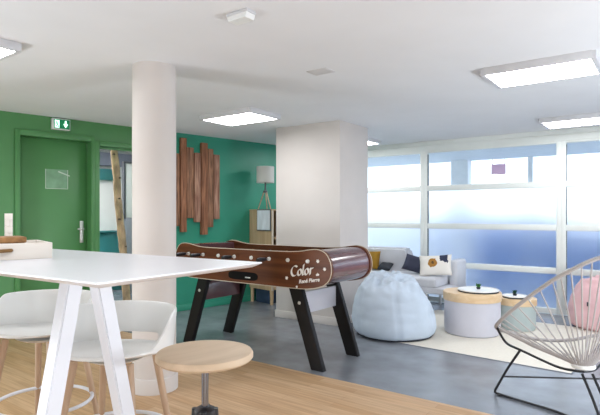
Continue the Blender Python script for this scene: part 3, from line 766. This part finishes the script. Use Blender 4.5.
# ------------------------------------------------------------------ pouf tables with trays and plants
def pouf(label, x, y, R, H, band, body):
    t = thing('pouf_table', label, 'pouf', (x, y, .0052), 0)
    b = MB(); b.lathe([(0, 0), (R*.93, 0), (R*.975, .012), (R, .05), (R, H-band), (0, H-band)], seg=72); b.build('fabric_body', body, t)
    b = MB(); b.lathe([(0, H-band), (R+.006, H-band), (R+.010, H-band+.008), (R+.010, H-.006), (R+.004, H), (0, H)], seg=72); b.build('lid', M['blond'], t)
    return t
pouf('large pouf table with lilac grey fabric sides and wooden lid', 1.815, 5.36, .283, .435, .088, M['pouf_grey'])
pouf('small pouf table with sage green fabric sides behind the corded chair', 2.375, 5.56, .190, .335, .072, M['pouf_green'])
def tray(label, x, y, z, R):
    t = thing('serving_tray', label, 'tray', (x, y, z), 0)
    b = MB(); b.lathe([(0, 0), (R-.004, 0), (R, .004), (R, .012), (0, .012)], seg=64); b.build('base', M['charcoal'], t)
    b = MB(); b.lathe([(0, .012), (R-.006, .012), (R+.002, .016), (R+.002, .026), (R-.004, .027), (R-.010, .018), (0, .018)], seg=64); b.build('dish', M['plastic_white'], t)
tray('round white tray with dark underside on the large grey pouf table', 1.87, 5.33, .4405, .205)
tray('round white tray with dark underside on the small green pouf table', 2.345, 5.55, .3405, .125)
def succ(label, x, y, z, ln, m, sd):
    t = thing('succulent', label, 'plant', (x, y, z), 0)
    b = MB(); b.lathe([(0, 0), (.018, 0), (.022, .02), (0, .02)], seg=16); b.build('pot', M['charcoal'], t)
    leaves(t, .015, 16, ln, .016, m, 1.0, sd)
succ('small bright green succulent on the large grey pouf table', 1.89, 5.38, .4587, .055, M['leaf'], 5)
succ('small dark green succulent on the small green pouf table', 2.36, 5.58, .3587, .055, M['leaf_dark'], 8)

# ------------------------------------------------------------------ sofa with cushions
sf = thing('sofa', 'light grey fabric sofa in front of the frosted windows', 'sofa', (1.805, 6.292, 0), ROOM)    # local x: 0 at right end, -x left; y to the rear
SL = 1.95
b = MB(); b.box((-SL/2, .40, .285), (SL, .80, .08), .02, seg=3); b.build('base', M['sofa'], sf)
b = MB(); b.box((-SL/2-.06, .38, .378), (SL-.14, .76, .125), .035, seg=4); b.build('seat_cushion', M['sofa'], sf)
b = MB(); b.prism([(-SL, .29), (-.72, .29), (-.70, .48), (-.80, .755), (-.84, .77), (-SL, .77)], .60, .80)
bmesh.ops.bevel(b.bm, geom=list(b.bm.edges), offset=.03, segments=3, affect='EDGES'); b.build('backrest', M['sofa'], sf)
b = MB(); b.box((-.055, .60, .46), (.11, .38, .38), .03, seg=3); b.build('armrest', M['sofa'], sf)
for x_ in (-.32, -SL+.2):
    for y_ in (.16, .66): b = MB(); b.cone((x_, y_, .25), (x_, y_, .0052 if x_ > -.5 else 0), .022, .016, 14); b.build('leg', M['steel'], sf)

def cushion(name, label, loc, rz, tilt, roll, Wd, Ht, Th, m):
    n = 22; b = MB(); g = {}
    for s_ in (1, -1):
        for i in range(n+1):
            for j in range(n+1):
                uu, vv = -1+2*i/n, -1+2*j/n
                if s_ == -1 and (i in (0, n) or j in (0, n)): g[s_, i, j] = g[1, i, j]; continue
                pin = 1-.07*(1-abs(uu)**2)*abs(vv)**3; pin2 = 1-.07*(1-abs(vv)**2)*abs(uu)**3
                th = Th/2*((1-uu**4)*(1-vv**4))**.5*(1+.10*noise.noise(Vector((uu*1.6+loc[0], vv*1.6, s_))))
                g[s_, i, j] = b.bm.verts.new((uu*Wd/2*pin2, s_*th, Ht/2+vv*Ht/2*pin))
    for s_ in (1, -1):
        for i in range(n):
            for j in range(n):
                q_ = (g[s_, i, j], g[s_, i+1, j], g[s_, i+1, j+1], g[s_, i, j+1]); b.bm.faces.new(q_ if s_ == 1 else q_[::-1])
    o = b.build(name, m, smooth=180)
    o.rotation_mode = 'XYZ'
    o.matrix_world = Matrix.Translation(loc) @ Matrix.Rotation(rz, 4, 'Z') @ Matrix.Rotation(tilt, 4, 'X') @ Matrix.Rotation(roll, 4, 'Y')
    return tag(o, label, 'cushion', None)
def sl(x, y, z): return Vector((1.805, 6.292, 0)) + Matrix.Rotation(ROOM, 3, 'Z') @ Vector((x, y, z))
cushion('cushion', 'mustard brown square cushion on the sofa beside the pillar', sl(-1.34, .455, .452), ROOM, math.radians(-14), 0, .36, .27, .13, M['mustard'])
cushion('cushion', 'navy cushion slumped in the middle of the sofa', sl(-.61, .39, .462), ROOM+.2, math.radians(-24), math.radians(14), .33, .235, .12, M['navy'])
cushion('cushion', 'off-white cushion with mustard disc and navy corner on the sofa', sl(-.225, .24, .447), ROOM+.15, math.radians(-20), math.radians(-5), .43, .285, .13, M['pattern'])
cushion('cushion', 'charcoal cushion lying behind the mustard one', sl(-1.07, .42, .465), ROOM, math.radians(-62), 0, .20, .16, .08, M['charcoal'])

# ------------------------------------------------------------------ corded lounge chair seen from behind
RING = Vector((1.73, 3.10, 0)); ga = math.atan2(.997, .08)-PI/2
ch = thing('cord_chair', 'grey corded lounge chair with round open back on a black rod base', 'chair', RING, ga)  # local y: the way it faces
half = [(0, -.375, 1.03), (-.10, -.35, 1.0), (-.19, -.30, .942), (-.27, -.215, .865), (-.365, -.095, .745), (-.44, .01, .635), (-.475, .10, .555), (-.46, .20, .505), (-.395, .31, .462), (-.27, .40, .418), (-.14, .43, .38), (0, .435, .368)]
rim = half + [(-x, y, z) for x, y, z in half[-2:0:-1]]
rimp = smoothpts(rim, 8, True)
b = MB(); b.tube(rimp, .0115, 10, True); b.build('rim', M['cord'], ch)
ring = [(.055*math.cos(a), .048*math.sin(a)-.0, .32) for a in [2*PI*i/24 for i in range(24)]]
b = MB(); b.tube(ring, .014, 10, True); b.build('centre_ring', M['plastic_white'], ch)
NC = 46
for i in range(NC):
    p = rimp[int((i+.5)*len(rimp)/NC) % len(rimp)]
    a = math.atan2(p.y, p.x); q_ = Vector((.052*math.cos(a), .046*math.sin(a), .325))
    mid = (p+q_)/2 - Vector((0, 0, .012))
    b = MB(); b.tube([p, mid, q_], .0045, 6); b.build('cord', M['cord'], ch)
def rod(pts, name='frame_rod', r=.0085, n=5):
    b = MB(); b.tube(smoothpts(pts, n), r, 10); return b.build(name, M['black'], ch)
for sg in (-1, 1):
    # front leg, runner along the floor to the rear, and the rear upright to the ring
    rod([(sg*.285, .27, .335), (sg*.345, .325, .20), (sg*.398, .378, .06), (sg*.41, .389, .022), (sg*.395, .372, .0095), (sg*.26, .22, .0095), (sg*.112, .045, .0095), (sg*.045, -.13, .0095), (sg*.03, -.29, .0095), (sg*.03, -.315, .03), (sg*.03, -.2, .16), (sg*.03, -.05, .285)], 'leg', .008)
    # seat support from the rim, past the leg, under the ring
    rod([(sg*.463, .18, .515), (sg*.43, .185, .45), (sg*.385, .20, .395), (sg*.285, .24, .345), (sg*.13, .09, .29), (sg*.05, .02, .285), (0, 0, .285)], 'frame_rod', .008)
rod([(-.373, .352, .135), (.373, .352, .135)], 'crossbar', .006)
for sg in (-1, 1): b = MB(); b.box((sg*.385, .361, .005), (.03, .03, .01), .002); b.build('foot_pad', M['black'], ch)

# ------------------------------------------------------------------ light from outside, camera, colour management
wd = bpy.data.worlds.new('overcast'); sc.world = wd; wd.use_nodes = True
bg = wd.node_tree.nodes['Background']; bg.inputs['Color'].default_value = (.78, .89, 1, 1); bg.inputs['Strength'].default_value = 1.5

# fill lights added to brighten the ceiling, unseen beside and behind the camera
for lx_, ly_, le_, lab in ((3.3, 1.6, 40, 'added fill light on the floor, unseen, out of frame to the right'), (-3.9, 2.0, 24, 'added fill light on the floor, unseen, out of frame to the left'), (.4, -.9, 14, 'added fill light on the floor, unseen, behind the camera position')):
    sl_ = thing('fill_light', lab, 'lamp', (lx_, ly_, 0))
    q_ = Vector((1.2-lx_, 4.6-ly_, 3.2)).to_track_quat('-Z', 'Y')
    b = MB(); b.lathe([(0, .11), (.12, .105), (.40, .03), (.41, -.01), (.395, -.01), (.385, .02), (.11, .09), (0, .095)], seg=40)
    for v_ in b.bm.verts: v_.co = q_.to_matrix() @ v_.co + Vector((0, 0, .42))
    b.build('reflector', M['black'], sl_)
    b = MB(); b.cone((0, 0, 0), (0, 0, .02), .16, .15, 24); b.cone((0, 0, .02), q_.to_matrix() @ Vector((0, 0, .10)) + Vector((0, 0, .42)), .014, .014, 12); b.build('stand', M['black'], sl_)  # dish and stand only house the added fill light
    la = bpy.data.lights.new('bounce_fill', 'AREA'); la.shape = 'DISK'; la.size = .76; la.energy = le_; la.color = (.86, .93, 1)
    lo = bpy.data.objects.new('bounce_fill', la); COL.objects.link(lo); lo.parent = sl_; lo.location = (0, 0, .42); lo.rotation_euler = q_.to_euler()

cam = bpy.data.cameras.new('camera'); co = bpy.data.objects.new('camera', cam); COL.objects.link(co)
co.location = (0, 0, CAMZ); co.rotation_euler = (PI/2, 0, 0)
cam.sensor_width = 36; cam.lens = 508/600*36; cam.shift_y = 7.7/600; cam.clip_start = .05
sc.camera = co
sc.view_settings.view_transform = 'Standard'; sc.view_settings.look = 'None'; sc.view_settings.gamma = 1; sc.view_settings.use_curve_mapping = False
sc.view_settings.exposure = 1.1
sc.cycles.use_denoising = True
sc.cycles.max_bounces = 10; sc.cycles.diffuse_bounces = 5; sc.cycles.transparent_max_bounces = 12
